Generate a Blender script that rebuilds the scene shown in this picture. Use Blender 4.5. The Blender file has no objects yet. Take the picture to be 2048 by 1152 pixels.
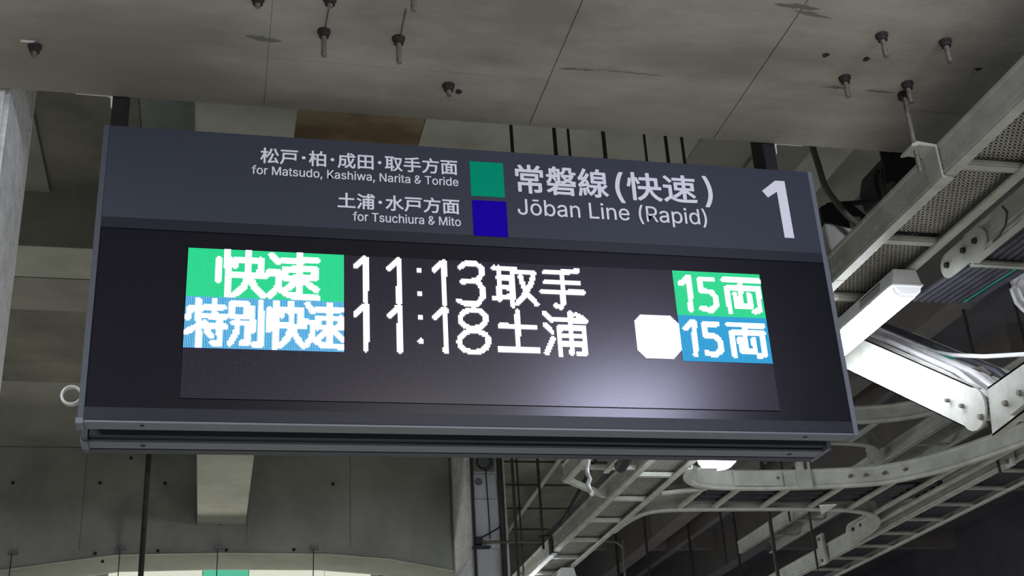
import bpy, bmesh, math, random
from mathutils import Vector, Matrix
random.seed(7)
PI = math.pi
H = 1.6                                   # eye height; every z below is given relative to it
# ------------------------------------------------------------------ camera
RIGHT = Vector((0.974324, -0.217879, -0.056765))
UPV = Vector((-0.041519, -0.421661, 0.905803))
BACK = Vector((-0.221291, -0.880188, -0.41988))
FPX, CX, CY = 2526.64, 1024.0, 576.0
sc = bpy.context.scene
cd = bpy.data.cameras.new('camera')
cam = bpy.data.objects.new('camera', cd)
sc.collection.objects.link(cam)
cd.sensor_width = 36.0
cd.lens = FPX / 2048 * 36.0
cd.clip_start = 0.05
cam.matrix_world = Matrix(((RIGHT.x, UPV.x, BACK.x, 0), (RIGHT.y, UPV.y, BACK.y, 0),
                           (RIGHT.z, UPV.z, BACK.z, H), (0, 0, 0, 1)))
sc.camera = cam
# ------------------------------------------------------------------ world, light, exposure
w = bpy.data.worlds.new('world'); sc.world = w; w.use_nodes = True
w.node_tree.nodes['Background'].inputs[0].default_value = (0.80, 0.90, 1.0, 1)
w.node_tree.nodes['Background'].inputs[1].default_value = 0.16
sc.view_settings.view_transform = 'Standard'
sc.view_settings.look = 'None'
sc.view_settings.gamma = 1.0
sc.view_settings.exposure = 0.0
sc.view_settings.use_curve_mapping = False

def area(name, loc, size, rot, power, col=(1, 1, 1)):
    l = bpy.data.lights.new(name, 'AREA'); l.shape = 'RECTANGLE'
    l.size, l.size_y = size; l.energy = power; l.color = col
    o = bpy.data.objects.new(name, l); sc.collection.objects.link(o)
    o.location = (loc[0], loc[1], loc[2] + H); o.rotation_euler = rot
    return o
# unseen area lights: overhead batten mirrored in the board, the rest added fill
area('batten_light_over_head', (2.16, 0.78, 2.22), (0.7, 0.14), (math.radians(50), 0, math.radians(15)), 30, (0.72, 0.72, 1.0))
area('fill_light_left', (-1.25, 2.3, 1.8), (0.12, 1.0), (math.radians(25), 0, 0), 22, (0.96, 0.98, 1.0))  # added fill that brightens the plastered column, no real fixture
area('fill_light_left_far', (-1.9, 6.6, 1.2), (0.12, 1.2), (0, 0, 0), 40, (1.0, 0.97, 0.84))  # unseen fill light added beyond the left edge
area('fill_light_mid', (1.7, -3.0, 2.2), (0.12, 1.2), (math.radians(15), 0, 0), 330, (1.0, 0.97, 0.92))  # fill added behind the camera to light soffit and board
area('fill_light_hall', (4.5, 12.0, 2.2), (0.12, 1.2), (0, 0, 0), 70, (0.80, 0.80, 1.0))  # added only to lift the dark far hall
area('fill_light_right', (3.4, 6.0, 1.2), (0.12, 1.2), (0, 0, 0), 60, (0.97, 0.98, 0.92))  # added fill, its floor bounce brightens trays and undersides
area('concourse_light', (0.3, 10.9, 1.0), (3.0, 0.6), (math.radians(200), 0, 0), 45, (1.0, 0.98, 0.82))  # unseen upward light added for the concourse glow on the arch

# ------------------------------------------------------------------ helpers
def pray(u, v):
    return RIGHT * (u - CX) - UPV * (v - CY) - BACK * FPX
def py(u, v, Y):
    d = pray(u, v); return d * (Y / d.y)
def pz(u, v, Z):
    d = pray(u, v); return d * (Z / d.z)
def px(u, v, X):
    d = pray(u, v); return d * (X / d.x)

def mat(name, col, rough=0.6, metal=0.0, emit=None, es=0.0, spec=0.5):
    m = bpy.data.materials.new(name); m.use_nodes = True
    b = m.node_tree.nodes['Principled BSDF']
    b.inputs['Base Color'].default_value = (*col, 1); b.inputs['Roughness'].default_value = rough
    b.inputs['Metallic'].default_value = metal
    b.inputs['Specular IOR Level'].default_value = spec
    if emit:
        b.inputs['Emission Color'].default_value = (*emit, 1); b.inputs['Emission Strength'].default_value = es
    return m

def noisy(name, c1, c2, scale=3.0, rough=0.8, bump=0.15, bscale=40.0, stretch=(1, 1, 1), metal=0.0, c3=None, lo=0.35, hi=0.65, spec=0.4, shift=(0, 0, 0)):
    """two-tone mottled procedural surface with optional darker blotches and fine relief"""
    m = mat(name, c1, rough, metal, spec=spec); nt = m.node_tree; N = nt.nodes; L = nt.links
    b = N['Principled BSDF']
    tc = N.new('ShaderNodeTexCoord'); mp = N.new('ShaderNodeMapping'); mp.inputs['Scale'].default_value = stretch; mp.inputs['Location'].default_value = shift
    L.new(tc.outputs['Object'], mp.inputs['Vector'])
    n1 = N.new('ShaderNodeTexNoise'); n1.inputs['Scale'].default_value = scale; n1.inputs['Detail'].default_value = 8; n1.inputs['Roughness'].default_value = 0.62
    L.new(mp.outputs[0], n1.inputs['Vector'])
    cr = N.new('ShaderNodeValToRGB'); cr.color_ramp.elements[0].position = lo; cr.color_ramp.elements[1].position = hi
    cr.color_ramp.elements[0].color = (*c2, 1); cr.color_ramp.elements[1].color = (*c1, 1)
    L.new(n1.outputs['Fac'], cr.inputs['Fac'])
    out = cr.outputs['Color']
    if c3:
        n3 = N.new('ShaderNodeTexNoise'); n3.inputs['Scale'].default_value = scale * 0.55; n3.inputs['Detail'].default_value = 5
        mp3 = N.new('ShaderNodeMapping'); mp3.inputs['Location'].default_value = (7.3, 2.1, 5.5); mp3.inputs['Scale'].default_value = stretch
        L.new(tc.outputs['Object'], mp3.inputs['Vector']); L.new(mp3.outputs[0], n3.inputs['Vector'])
        r3 = N.new('ShaderNodeValToRGB'); r3.color_ramp.elements[0].position = 0.56; r3.color_ramp.elements[1].position = 0.74
        L.new(n3.outputs['Fac'], r3.inputs['Fac'])
        mx = N.new('ShaderNodeMix'); mx.data_type = 'RGBA'
        L.new(r3.outputs['Color'], mx.inputs[0]); L.new(out, mx.inputs[6]); mx.inputs[7].default_value = (*c3, 1)
        out = mx.outputs[2]
    L.new(out, b.inputs['Base Color'])
    if bump:
        n2 = N.new('ShaderNodeTexNoise'); n2.inputs['Scale'].default_value = bscale; n2.inputs['Detail'].default_value = 6
        L.new(tc.outputs['Object'], n2.inputs['Vector'])
        bp = N.new('ShaderNodeBump'); bp.inputs['Strength'].default_value = bump; bp.inputs['Distance'].default_value = 0.01
        L.new(n2.outputs['Fac'], bp.inputs['Height']); L.new(bp.outputs[0], b.inputs['Normal'])
    return m

def emat(name, col, s):
    return mat(name, (0.02, 0.02, 0.02), 0.6, emit=col, es=s)

class MB:
    def __init__(self): self.v = []; self.f = []
    def add(self, vs, fs):
        b = len(self.v); self.v += [Vector(p) for p in vs]; self.f += [tuple(b + i for i in f) for f in fs]
        return self
    def box(self, x0, x1, y0, y1, z0, z1):
        vs = [(x, y, z) for z in (z0, z1) for y in (y0, y1) for x in (x0, x1)]
        return self.add(vs, [(0, 2, 3, 1), (4, 5, 7, 6), (0, 1, 5, 4), (2, 6, 7, 3), (0, 4, 6, 2), (1, 3, 7, 5)])
    def prism(self, poly, axis, a, b):
        """poly: 2D points; axis x: (y,z), y: (x,z), z: (x,y)"""
        def q(p, t):
            return {'x': (t, p[0], p[1]), 'y': (p[0], t, p[1]), 'z': (p[0], p[1], t)}[axis]
        n = len(poly); vs = [q(p, a) for p in poly] + [q(p, b) for p in poly]
        fs = [tuple(range(n)), tuple(range(2 * n - 1, n - 1, -1))] + [(i, (i + 1) % n, n + (i + 1) % n, n + i) for i in range(n)]
        return self.add(vs, fs)
    def tube(self, pts, r, n=8, cap=True):
        pts = [Vector(p) for p in pts]; rings = []; prev = None
        for i, p in enumerate(pts):
            t = (pts[min(i + 1, len(pts) - 1)] - pts[max(i - 1, 0)]).normalized()
            if prev is None:
                a = Vector((0, 0, 1)) if abs(t.z) < 0.9 else Vector((1, 0, 0))
                s = t.cross(a).normalized()
            else:
                s = (prev - t * prev.dot(t)).normalized()
            prev = s; u = t.cross(s)
            rr = r[i] if isinstance(r, (list, tuple)) else r
            rings.append([p + (s * math.cos(2 * PI * k / n) + u * math.sin(2 * PI * k / n)) * rr for k in range(n)])
        vs = [q for ring in rings for q in ring]; fs = []
        for i in range(len(pts) - 1):
            for k in range(n):
                fs.append((i * n + k, i * n + (k + 1) % n, (i + 1) * n + (k + 1) % n, (i + 1) * n + k))
        if cap:
            fs.append(tuple(range(n - 1, -1, -1))); fs.append(tuple((len(pts) - 1) * n + k for k in range(n)))
        return self.add(vs, fs)
    def sweep(self, path, prof):
        """profile of (inward, z) swept along a path in plan; inward is to the left of travel. A path point carries its own z"""
        path = [Vector(p) for p in path]; m = len(prof); vs = []; fs = []
        for i, p in enumerate(path):
            t = path[min(i + 1, len(path) - 1)] - path[max(i - 1, 0)]
            h = Vector((t.x, t.y, 0)).normalized(); nrm = Vector((-h.y, h.x, 0))
            up = t.normalized().cross(nrm) * -1.0
            if up.z < 0: up = -up
            for (a, b) in prof: vs.append(p + nrm * a + up * b)
        for i in range(len(path) - 1):
            for k in range(m):
                fs.append((i * m + k, i * m + (k + 1) % m, (i + 1) * m + (k + 1) % m, (i + 1) * m + k))
        fs.append(tuple(range(m - 1, -1, -1))); fs.append(tuple((len(path) - 1) * m + k for k in range(m)))
        return self.add(vs, fs)
    def bar(self, p, q, wd, ht):
        """box bar from p to q, wd across in plan, ht vertical"""
        p = Vector(p); q = Vector(q); t = (q - p).normalized()
        s = t.cross(Vector((0, 0, 1)));
        if s.length < 1e-3: s = Vector((1, 0, 0))
        s = s.normalized() * wd / 2; u = s.normalized().cross(t).normalized() * ht / 2
        vs = [p - s - u, p + s - u, p - s + u, p + s + u, q - s - u, q + s - u, q - s + u, q + s + u]
        return self.add(vs, [(0, 1, 3, 2), (4, 6, 7, 5), (0, 4, 5, 1), (2, 3, 7, 6), (0, 2, 6, 4), (1, 5, 7, 3)])
    def build(self, name, m, parent=None, bevel=0.0, smooth=False, seg=2):
        off = Vector((0, 0, H)); base = Vector((0, 0, 0))
        pp = parent
        while pp is not None: base += pp.location; pp = pp.parent
        me = bpy.data.meshes.new(name)
        me.from_pydata([tuple(p + off - base) for p in self.v], [], self.f)
        bm = bmesh.new(); bm.from_mesh(me); bmesh.ops.recalc_face_normals(bm, faces=bm.faces)
        if bevel:
            bmesh.ops.bevel(bm, geom=[e for e in bm.edges if len(e.link_faces) == 2 and e.calc_face_angle(0) > 0.6], offset=bevel, segments=seg, affect='EDGES', clamp_overlap=True)
        bm.to_mesh(me); bm.free()
        if smooth:
            for p in me.polygons: p.use_smooth = True
        me.materials.append(m)
        o = bpy.data.objects.new(name, me); sc.collection.objects.link(o)
        if parent: o.parent = parent
        return o

def tag(o, label=None, cat=None, group=None, kind=None):
    if label: o['label'] = label
    if cat: o['category'] = cat
    if group: o['group'] = group
    if kind: o['kind'] = kind
    return o
def thing(name, label, cat, loc, group=None):
    o = bpy.data.objects.new(name, None); sc.collection.objects.link(o)
    o.location = (loc[0], loc[1], loc[2] + H); o.empty_display_size = 0.1
    return tag(o, label, cat, group)
def struct(o, label=None): return tag(o, label, kind='structure')
def dup(o, loc=None, parent=None, label=None):
    c = o.copy(); sc.collection.objects.link(c)
    if parent: c.parent = parent
    if loc is not None: c.location = (loc[0], loc[1], loc[2] + H)
    if label: c['label'] = label
    for ch in list(o.children): dup(ch, parent=c)
    return c

# ------------------------------------------------------------------ materials
SH = 2.0
M = {}
M['soffit'] = noisy('concrete_soffit', (0.44, 0.425, 0.38), (0.26, 0.25, 0.22), 1.1, 0.85, 0.12, 60, (1.0, 2.6, 1), c3=(0.22, 0.205, 0.175), lo=.36, hi=.62, shift=(SH, 0, 0))
M['slab'] = noisy('concrete_slab', (0.29, 0.29, 0.26), (0.21, 0.21, 0.185), 2.2, 0.85, 0.12, 50, c3=(0.14, 0.14, 0.125))
M['slab_dark'] = noisy('concrete_stained_shaded', (0.20, 0.20, 0.17), (0.12, 0.12, 0.10), 2.6, 0.85, 0.12, 50, c3=(0.07, 0.07, 0.06))  # dark tone holds the slab's shade as well as wet staining
M['slab_light'] = noisy('concrete_light', (0.42, 0.43, 0.38), (0.31, 0.32, 0.28), 3.0, 0.85, 0.1, 50)
M['slab_rust'] = noisy('concrete_rust_stained', (0.27, 0.23, 0.15), (0.13, 0.085, 0.05), 1.4, 0.85, 0.1, 50, (1, 2, 1))
M['slab_blue'] = noisy('concrete_bluish', (0.24, 0.27, 0.27), (0.16, 0.19, 0.19), 3.0, 0.85, 0.1, 50)
M['wall'] = noisy('concrete_wall_dark', (0.34, 0.35, 0.32), (0.22, 0.23, 0.205), 1.7, 0.85, 0.12, 40, c3=(0.08, 0.08, 0.07))
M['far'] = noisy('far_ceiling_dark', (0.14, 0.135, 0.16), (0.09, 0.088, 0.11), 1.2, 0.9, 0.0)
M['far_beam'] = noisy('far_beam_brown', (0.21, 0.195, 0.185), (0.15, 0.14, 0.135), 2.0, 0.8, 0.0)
M['plaster'] = noisy('rough_sprayed_plaster', (0.80, 0.82, 0.83), (0.58, 0.60, 0.61), 18, 0.95, 0.9, 55)
M['pale'] = noisy('pale_painted_panel', (0.52, 0.56, 0.60), (0.44, 0.48, 0.52), 3, 0.6, 0.0)
M['tray'] = noisy('tray_painted_steel', (0.50, 0.52, 0.47), (0.36, 0.37, 0.33), 9, 0.45, 0.05, 90, spec=0.5)
M['sheet'] = noisy('perforated_steel_sheet', (0.48, 0.48, 0.43), (0.32, 0.31, 0.27), 7, 0.55, 0.0)
M['boltm'] = noisy('dull_steel_bolt', (0.22, 0.21, 0.18), (0.13, 0.12, 0.10), 60, 0.5, 0.0, metal=0.3)
M['dark'] = noisy('dark_rusty_collar', (0.035, 0.032, 0.028), (0.018, 0.016, 0.014), 60, 0.8, 0.0)
M['black'] = noisy('black_painted_metal', (0.018, 0.018, 0.022), (0.010, 0.010, 0.013), 8, 0.5, 0.0)
M['rod'] = noisy('dark_hanger_rod', (0.055, 0.05, 0.05), (0.03, 0.028, 0.028), 12, 0.6, 0.0)
M['brownpipe'] = noisy('brown_grey_conduit', (0.13, 0.12, 0.105), (0.09, 0.08, 0.07), 12, 0.6, 0.0)
M['header'] = noisy('blue_grey_printed_panel', (0.043, 0.052, 0.076), (0.039, 0.047, 0.069), 300, 0.5, 0.0, spec=0.25)
M['frame'] = noisy('blue_grey_aluminium', (0.15, 0.17, 0.205), (0.135, 0.155, 0.19), 80, 0.4, 0.0)
M['frame_dark'] = noisy('dark_blue_grey_aluminium', (0.036, 0.042, 0.062), (0.030, 0.036, 0.054), 80, 0.4, 0.0, spec=0.3)
M['glass'] = noisy('black_display_window', (0.007, 0.007, 0.014), (0.006, 0.006, 0.012), 90, 0.24, 0.0, spec=0.4)
M['white_print'] = mat('white_print', (0.82, 0.85, 0.95), 0.6, spec=0.2)
M['green_print'] = mat('green_print', (0.0, 0.34, 0.20), 0.7, spec=0.05)
M['blue_print'] = mat('blue_print', (0.012, 0.0, 0.42), 0.7, spec=0.05)
M['led_white'] = emat('lit_led_white', (0.95, 0.92, 1.0), 1.7)
M['led_green'] = emat('lit_led_green', (0.0, 0.92, 0.36), 0.95)
M['led_greenback'] = emat('green_led_bleed', (0.0, 0.50, 0.19), 0.80)
M['led_blue'] = emat('lit_led_blue', (0.16, 0.78, 1.0), 1.15)
M['led_teal'] = emat('lit_led_teal', (0.0, 0.50, 0.80), 1.0)
M['led_blueback'] = emat('blue_led_bleed', (0.0, 0.05, 0.60), 0.6)
M['lamp_body'] = noisy('white_enamel', (0.86, 0.88, 0.92), (0.82, 0.84, 0.88), 30, 0.35, 0.0)
M['lamp_on'] = emat('glowing_diffuser', (0.90, 0.93, 1.0), 38.0)
M['lamp_on2'] = emat('glowing_diffuser_far', (0.90, 0.93, 1.0), 55.0)
M['lamp_end'] = mat('glowing_end_cap', (0.8, 0.8, 0.85), 0.4, emit=(0.88, 0.92, 1.0), es=0.6)  # lamp bloom put into the cap as faint emission
M['bezel'] = noisy('dark_navy_bezel', (0.016, 0.019, 0.030), (0.013, 0.016, 0.026), 80, 0.45, 0.0, spec=0.3)
M['plate_dark'] = noisy('dark_end_plate', (0.075, 0.086, 0.108), (0.066, 0.076, 0.098), 80, 0.45, 0.0, spec=0.3)
M['cable_grey'] = noisy('grey_cable', (0.50, 0.50, 0.50), (0.38, 0.38, 0.39), 14, 0.5, 0.0)
M['cable_dark'] = noisy('dark_cable', (0.045, 0.045, 0.06), (0.025, 0.025, 0.035), 14, 0.45, 0.0)
M['cable_white'] = mat('white_cable', (0.72, 0.74, 0.74), 0.4)
M['cable_green'] = mat('green_cable', (0.03, 0.42, 0.28), 0.4)
M['floor'] = noisy('platform_floor', (0.60, 0.585, 0.53), (0.50, 0.49, 0.45), 2, 0.6, 0.0)
M['label'] = mat('printed_label', (0.40, 0.40, 0.43), 0.5)
M['cream'] = emat('lit_cream_panel', (0.92, 0.95, 0.78), 0.75)
M['ad_green'] = emat('lit_green_panel', (0.10, 0.62, 0.38), 0.8)
M['ad_dark'] = mat('dark_green_panel', (0.05, 0.09, 0.06), 0.5)

def led_module_material():
    m = mat('unlit_led_grid', (0.05, 0.045, 0.06), 0.25, spec=0.5); nt = m.node_tree; N = nt.nodes; L = nt.links
    b = N['Principled BSDF']; tc = N.new('ShaderNodeTexCoord'); sp = N.new('ShaderNodeSeparateXYZ'); L.new(tc.outputs['UV'], sp.inputs[0])
    def mth(op, a, bb=None):
        n = N.new('ShaderNodeMath'); n.operation = op
        if isinstance(a, float): n.inputs[0].default_value = a
        else: L.new(a, n.inputs[0])
        if bb is not None:
            if isinstance(bb, float): n.inputs[1].default_value = bb
            else: L.new(bb, n.inputs[1])
        return n.outputs[0]
    def dist(o, k):
        f = mth('FRACT', mth('MULTIPLY', o, float(k))); return mth('ABSOLUTE', mth('SUBTRACT', f, 0.5))
    dx, dz = dist(sp.outputs['X'], 384), dist(sp.outputs['Y'], 96)
    dd = mth('ADD', mth('MULTIPLY', dx, dx), mth('MULTIPLY', dz, dz))
    fac = mth('LESS_THAN', dd, 0.075)
    mx = N.new('ShaderNodeMix'); mx.data_type = 'RGBA'; L.new(fac, mx.inputs[0])
    mx.inputs[6].default_value = (0.012, 0.010, 0.020, 1); mx.inputs[7].default_value = (0.055, 0.048, 0.082, 1)  # purple-grey tint puts bloom from the lit text into the unlit grid
    L.new(mx.outputs[2], b.inputs['Base Color'])
    return m
M['led_grid'] = led_module_material()
STROKES = {
'g1': [[[19.1,7],[19.2,20.6]],[[24.4,1.1],[24.8,31.7]],[[27.1,8.4],[29.1,10.7]],[[29,6.9],[44.4,6.6]],[[44.8,6.5],[44.4,16.7]],[[28.1,17.4],[47.6,17.2]],[[36.9,1.5],[37.2,17.4]],[[37.2,17.4],[34.7,25.1],[28,30.9]],[[38.4,18.7],[41.4,24.8],[47,30.1]],[[51.5,2.6],[55.8,7.3]],[[49.8,14.5],[56.3,14.5],[55.5,24.2]],[[55.5,24.2],[50.8,29.9]],[[55.5,24.9],[63,29.4],[80.2,30.1]],[[58.7,6],[79.7,5.1]],[[59.8,11.7],[78.7,11]],[[59.8,11.7],[59.9,17.8]],[[78.5,10.8],[78.5,17]],[[59.9,17.7],[78.8,17.1]],[[69.1,1.7],[69,27.8]],[[67.1,19.5],[60.7,25.3]],[[71,18.9],[79.5,24.9]]],
'g2': [[[7.7,34.1],[9.1,63.8]],[[3.3,39.7],[10.3,39.8]],[[3.3,39.7],[2.1,45.8]],[[1.7,55.1],[11.8,49.1]],[[12.6,38.7],[22.9,38.7]],[[17.5,33.7],[17.7,44.5]],[[11,44.6],[24.4,44.8]],[[11.3,51.3],[24.6,51.2]],[[21,46.1],[21.5,62.1],[17.3,61.7]],[[13.9,54.4],[16.5,57.3]],[[28,35.8],[37,35.8]],[[28,35.8],[28.3,44.5]],[[37,35.8],[37.2,44.1]],[[28.3,44.5],[37.3,44.5]],[[29.2,48.5],[38,48.5],[38.1,60.9],[34.7,61.3]],[[31.6,45],[31.3,54.4],[27.5,61.9]],[[40.6,38.6],[40.7,53.4]],[[45.5,33.2],[46.1,61.9],[42.2,62.1]],[[50.8,38.9],[50.7,52.3]],[[54.9,33.2],[54.9,63.3]],[[56.9,40.4],[58.4,42.7]],[[58.3,39],[70,39]],[[70.2,38.8],[69.9,48.9]],[[57.5,49.3],[72.3,49.4]],[[64.3,33.9],[64.4,49.4]],[[64.4,49.4],[62.5,57],[57.3,62.5]],[[65.3,50.7],[67.6,56.8],[71.8,62.1]],[[74.2,34.7],[77.6,39.4]],[[72.9,46.3],[77.9,46.4],[77.2,55.8]],[[77.2,55.8],[73.6,61.3]],[[77.3,56.4],[83,61],[96.4,61.9]],[[79.9,38.1],[96.1,37.6]],[[80.7,43.7],[95.4,43.4]],[[80.7,43.7],[80.7,49.7]],[[95.2,43.2],[95.1,49.2]],[[80.7,49.5],[95.4,49.3]],[[88,34.2],[87.7,59.5]],[[86.3,51.4],[81.3,57]],[[89.3,50.9],[95.9,56.8]]],
't': [[[104.6,7.7],[109.9,2.2],[110.9,2.2],[110.7,31.1]],[[125.8,8],[131.3,2.2],[132.5,2.1],[132.1,31]],[[145.3,8.5],[145.3,8.6]],[[145.3,24.4],[145.3,24.6]],[[155.4,7.8],[161,2.2],[162,2.1],[161.3,30.9]],[[172.6,4.9],[175.6,2.3],[183,1.9],[186.9,4.6],[187.1,8.9],[183.6,13.9],[173.7,15]],[[183.6,14.1],[187,19.1],[187.2,25],[182.9,30],[174.8,30.1],[171,28.3]],[[104.4,40.1],[109.6,34.4],[111,34.4],[110.7,62.9]],[[125.9,40],[131,34.4],[132.4,34.3],[132,63]],[[145.3,40.3],[145.3,40.4]],[[145.2,56.2],[145.2,56.4]],[[155.1,40.2],[160.6,34.4],[161.8,34.4],[161.2,62.7]],[[188.3,40],[187.7,41.9],[186.5,43.7],[184.5,45.1],[182.1,46.1],[179.5,46.5],[176.9,46.3],[174.6,45.5],[172.8,44.2],[171.7,42.5],[171.4,40.6],[171.9,38.7],[173.2,36.9],[175.1,35.4],[177.5,34.5],[180.1,34.1],[182.7,34.3],[185,35.1],[186.8,36.4],[187.9,38.1],[188.3,40]],[[189.2,55.1],[188.7,57.4],[187.2,59.4],[185,61],[182.3,62.1],[179.3,62.6],[176.4,62.3],[173.8,61.4],[171.8,59.9],[170.5,58],[170.1,55.8],[170.7,53.5],[172.1,51.5],[174.3,49.8],[177,48.7],[180,48.3],[182.9,48.5],[185.6,49.4],[187.6,51],[188.9,52.9],[189.2,55.1]],[[195.2,4.2],[209.6,4.8]],[[198.5,4],[198.1,26.2]],[[207.5,4.9],[206.6,30.1]],[[198.1,10.9],[207.2,10.9]],[[198.1,17.7],[207.2,17.8]],[[194.8,25.5],[207,23.7]],[[210.7,6.7],[222,6.5],[220.7,12.5],[216,21.2],[209.8,28.7]],[[213,9.8],[214.3,15.3],[216.8,21.2],[222.9,28.6]],[[230,5.6],[243.9,5.2],[252.5,3.9]],[[229.9,12.7],[252.2,12.6]],[[227.1,19.5],[255.4,19.1]],[[241.8,5],[240.9,27],[239.2,30],[236,28.9]],[[209.3,34.2],[208.5,59]],[[197.5,44.2],[220.6,44.4]],[[196.2,60],[221.7,60]],[[227.6,34.7],[232.1,39.1]],[[227.3,42.5],[231.6,47.1]],[[232.1,52],[227.1,61.7]],[[234.2,38.6],[255.3,38.9]],[[249,34.7],[253,37.1]],[[244.9,34],[244.2,61.1]],[[236.7,43.8],[253.4,43.8]],[[236.8,43.8],[236.5,62.2]],[[253.7,43.8],[252.9,61.7],[248.8,61.4]],[[236.6,49.7],[253.6,49.4]],[[236.4,55.2],[253.3,55.1]]],
'r1': [[[324.9,9.6],[330.4,4.7],[331.6,4.6],[330.1,28.2]],[[348.4,5.4],[339.1,5.6],[339.1,14.3],[346.2,14.5],[349.5,18.8],[348.7,24.6],[344.4,28],[338.2,26.7]],[[356.3,5.3],[382.1,5.3]],[[368.6,5.7],[366.7,23.9]],[[357.9,11.6],[358.5,28.1]],[[357.9,11.4],[381.3,10.8]],[[380.8,10.6],[380.4,26.2],[376.2,27.7]],[[363.4,15.5],[364,24]],[[363.9,24.3],[374,24.3]],[[373.6,15.5],[374,24.1]]],
'r2': [[[324.3,41.5],[329.7,36.7],[330.9,36.7],[329.4,59.5]],[[347.4,37.6],[338.2,37.6],[338.2,46.2],[345.2,46.4],[348.5,50.5],[347.7,56.2],[343.4,59.4],[337.4,58.1]],[[355.2,37.5],[380.6,37.7]],[[367.3,38],[365.4,55.6]],[[356.7,43.6],[357.3,59.6]],[[356.7,43.4],[379.7,43.1]],[[379.3,42.8],[378.8,58],[374.7,59.3]],[[362.2,47.5],[362.7,55.7]],[[362.7,56],[372.5,56]],[[372.2,47.5],[372.6,55.8]]]}
# ================================================================== STRUCTURE
fl = struct(MB().box(-7, 9, -6, 26, -1.8, -1.6).build('floor', M['floor']))
ceil = struct(MB().box(-7, 9.0, -3.5, 3.597, 2.346, 3.6).build('ceiling', M['soffit']))
xs = [-7, -5, -3.5, -1.9, -0.95, 0.1, 1.0, 1.68, 2.6, 3.6, 4.9, 6.2, 9.0]; ys = [-3.5, -1.6, 0.3, 1.5, 2.4, 3.32, 3.6]
for i in range(len(xs) - 1):
    for j in range(len(ys) - 1):
        dz = random.uniform(0, 0.0012)
        g0 = .002 if xs[i] in (1.0, 1.68) else .0006; g1 = .002 if xs[i + 1] in (1.0, 1.68) else .0006
        MB().box(xs[i] + g0, xs[i + 1] - g1, ys[j] + .0006, ys[j + 1] - .0006, 2.340 + dz, 2.348).build('concrete_panel', M['soffit'], ceil)
# upper slab beyond the beam, in formwork bays of differing tone
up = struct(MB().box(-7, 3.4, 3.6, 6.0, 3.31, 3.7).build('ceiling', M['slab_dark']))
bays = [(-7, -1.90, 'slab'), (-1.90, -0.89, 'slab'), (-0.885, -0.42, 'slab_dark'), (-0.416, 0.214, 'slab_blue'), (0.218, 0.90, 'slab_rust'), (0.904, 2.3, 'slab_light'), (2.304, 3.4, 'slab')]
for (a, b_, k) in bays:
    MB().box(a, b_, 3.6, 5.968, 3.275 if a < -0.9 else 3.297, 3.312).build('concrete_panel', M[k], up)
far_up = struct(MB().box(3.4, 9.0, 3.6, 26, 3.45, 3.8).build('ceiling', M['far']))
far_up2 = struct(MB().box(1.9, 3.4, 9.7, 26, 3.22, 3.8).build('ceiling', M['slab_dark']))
for y in (10.2, 10.9, 11.7, 12.5):
    MB().box(1.92, 3.38, y, y + .03, 3.212, 3.222).build('joint_strip', M['dark'], far_up2)
cross = struct(MB().prism([(5.97, 3.5), (5.97, 2.97), (9.25, 2.97), (9.25, 3.5)], 'x', -7, 1.74).build('trim_1', M['slab']))
for (a, b_, k) in [(5.972, 6.33, 'slab_light'), (6.334, 6.75, 'slab'), (6.754, 7.88, 'slab_dark'), (7.884, 9.2, 'slab')]:
    z = {5.972: 2.966, 6.334: 2.962}.get(a, 2.968)
    MB().box(-7, 1.735, a, b_, z, 2.972).build('concrete_panel', M[k], cross)
# lighter soffit of the right-hand bay behind the board
rb = struct(MB().box(1.74, 3.4, 6.0, 9.7, 3.2, 3.6).build('trim_2', M['slab']))
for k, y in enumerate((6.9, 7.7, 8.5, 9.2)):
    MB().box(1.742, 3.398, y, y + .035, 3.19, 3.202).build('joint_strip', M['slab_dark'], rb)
rib = struct(MB().box(-0.125, 0.215, 3.6, 9.2, 2.402, 3.28).build('trim_3', M['slab_light']))
for (a, b_) in ((3.61, 5.2), (5.204, 6.9), (6.904, 8.6), (8.604, 9.19)):
    MB().box(-0.121, 0.211, a, b_, 2.398, 2.404).build('concrete_panel', M['slab_light'], rib)
hb = struct(MB().prism([(2.62, 3.27), (2.66, 3.0), (2.86, 3.0), (2.92, 3.27)], 'y', 3.62, 5.6).build('trim_4', M['slab_light']))
# end wall with the shallow arched lower edge
arch = [(-7, 1.2), (-2.4, 1.93), (-1.42, 2.08), (-0.67, 2.18), (0.04, 2.19), (0.79, 2.18), (1.26, 2.14), (1.73, 2.05)]
wb = struct(MB().prism([(-7, 2.98)] + arch + [(1.73, 2.98)], 'y', 9.2, 9.72).build('wall_back', M['wall']))
for (a, b_) in ((-7, -1.7), (-1.696, -0.92), (-0.916, -0.14), (0.23, 0.97), (0.974, 1.725)):
    zl = max(2.22, 2.2); MB().box(a, b_, 9.192, 9.203, zl, 2.96).build('concrete_panel', M['wall'], wb)
MB().prism([(x, z) for x, z in arch] + [(x, z + .004) for x, z in reversed(arch)], 'y', 9.19, 9.70).build('arch_soffit', M['slab_light'], wb)
for (u, v) in ((205, 1123), (557 / 2.926, 1107), (316, 1102), (330, 967), (262, 916), (453, 1100), (588, 1099), (200, 966), (440, 1022), (440, 1047), (26, 966), (666, 968)):
    p = py(u, v, 9.19); MB().tube([(p.x, 9.194, p.z), (p.x, 9.185, p.z)], 0.012, 8).build('form_tie_hole', M['dark'], wb)
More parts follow.
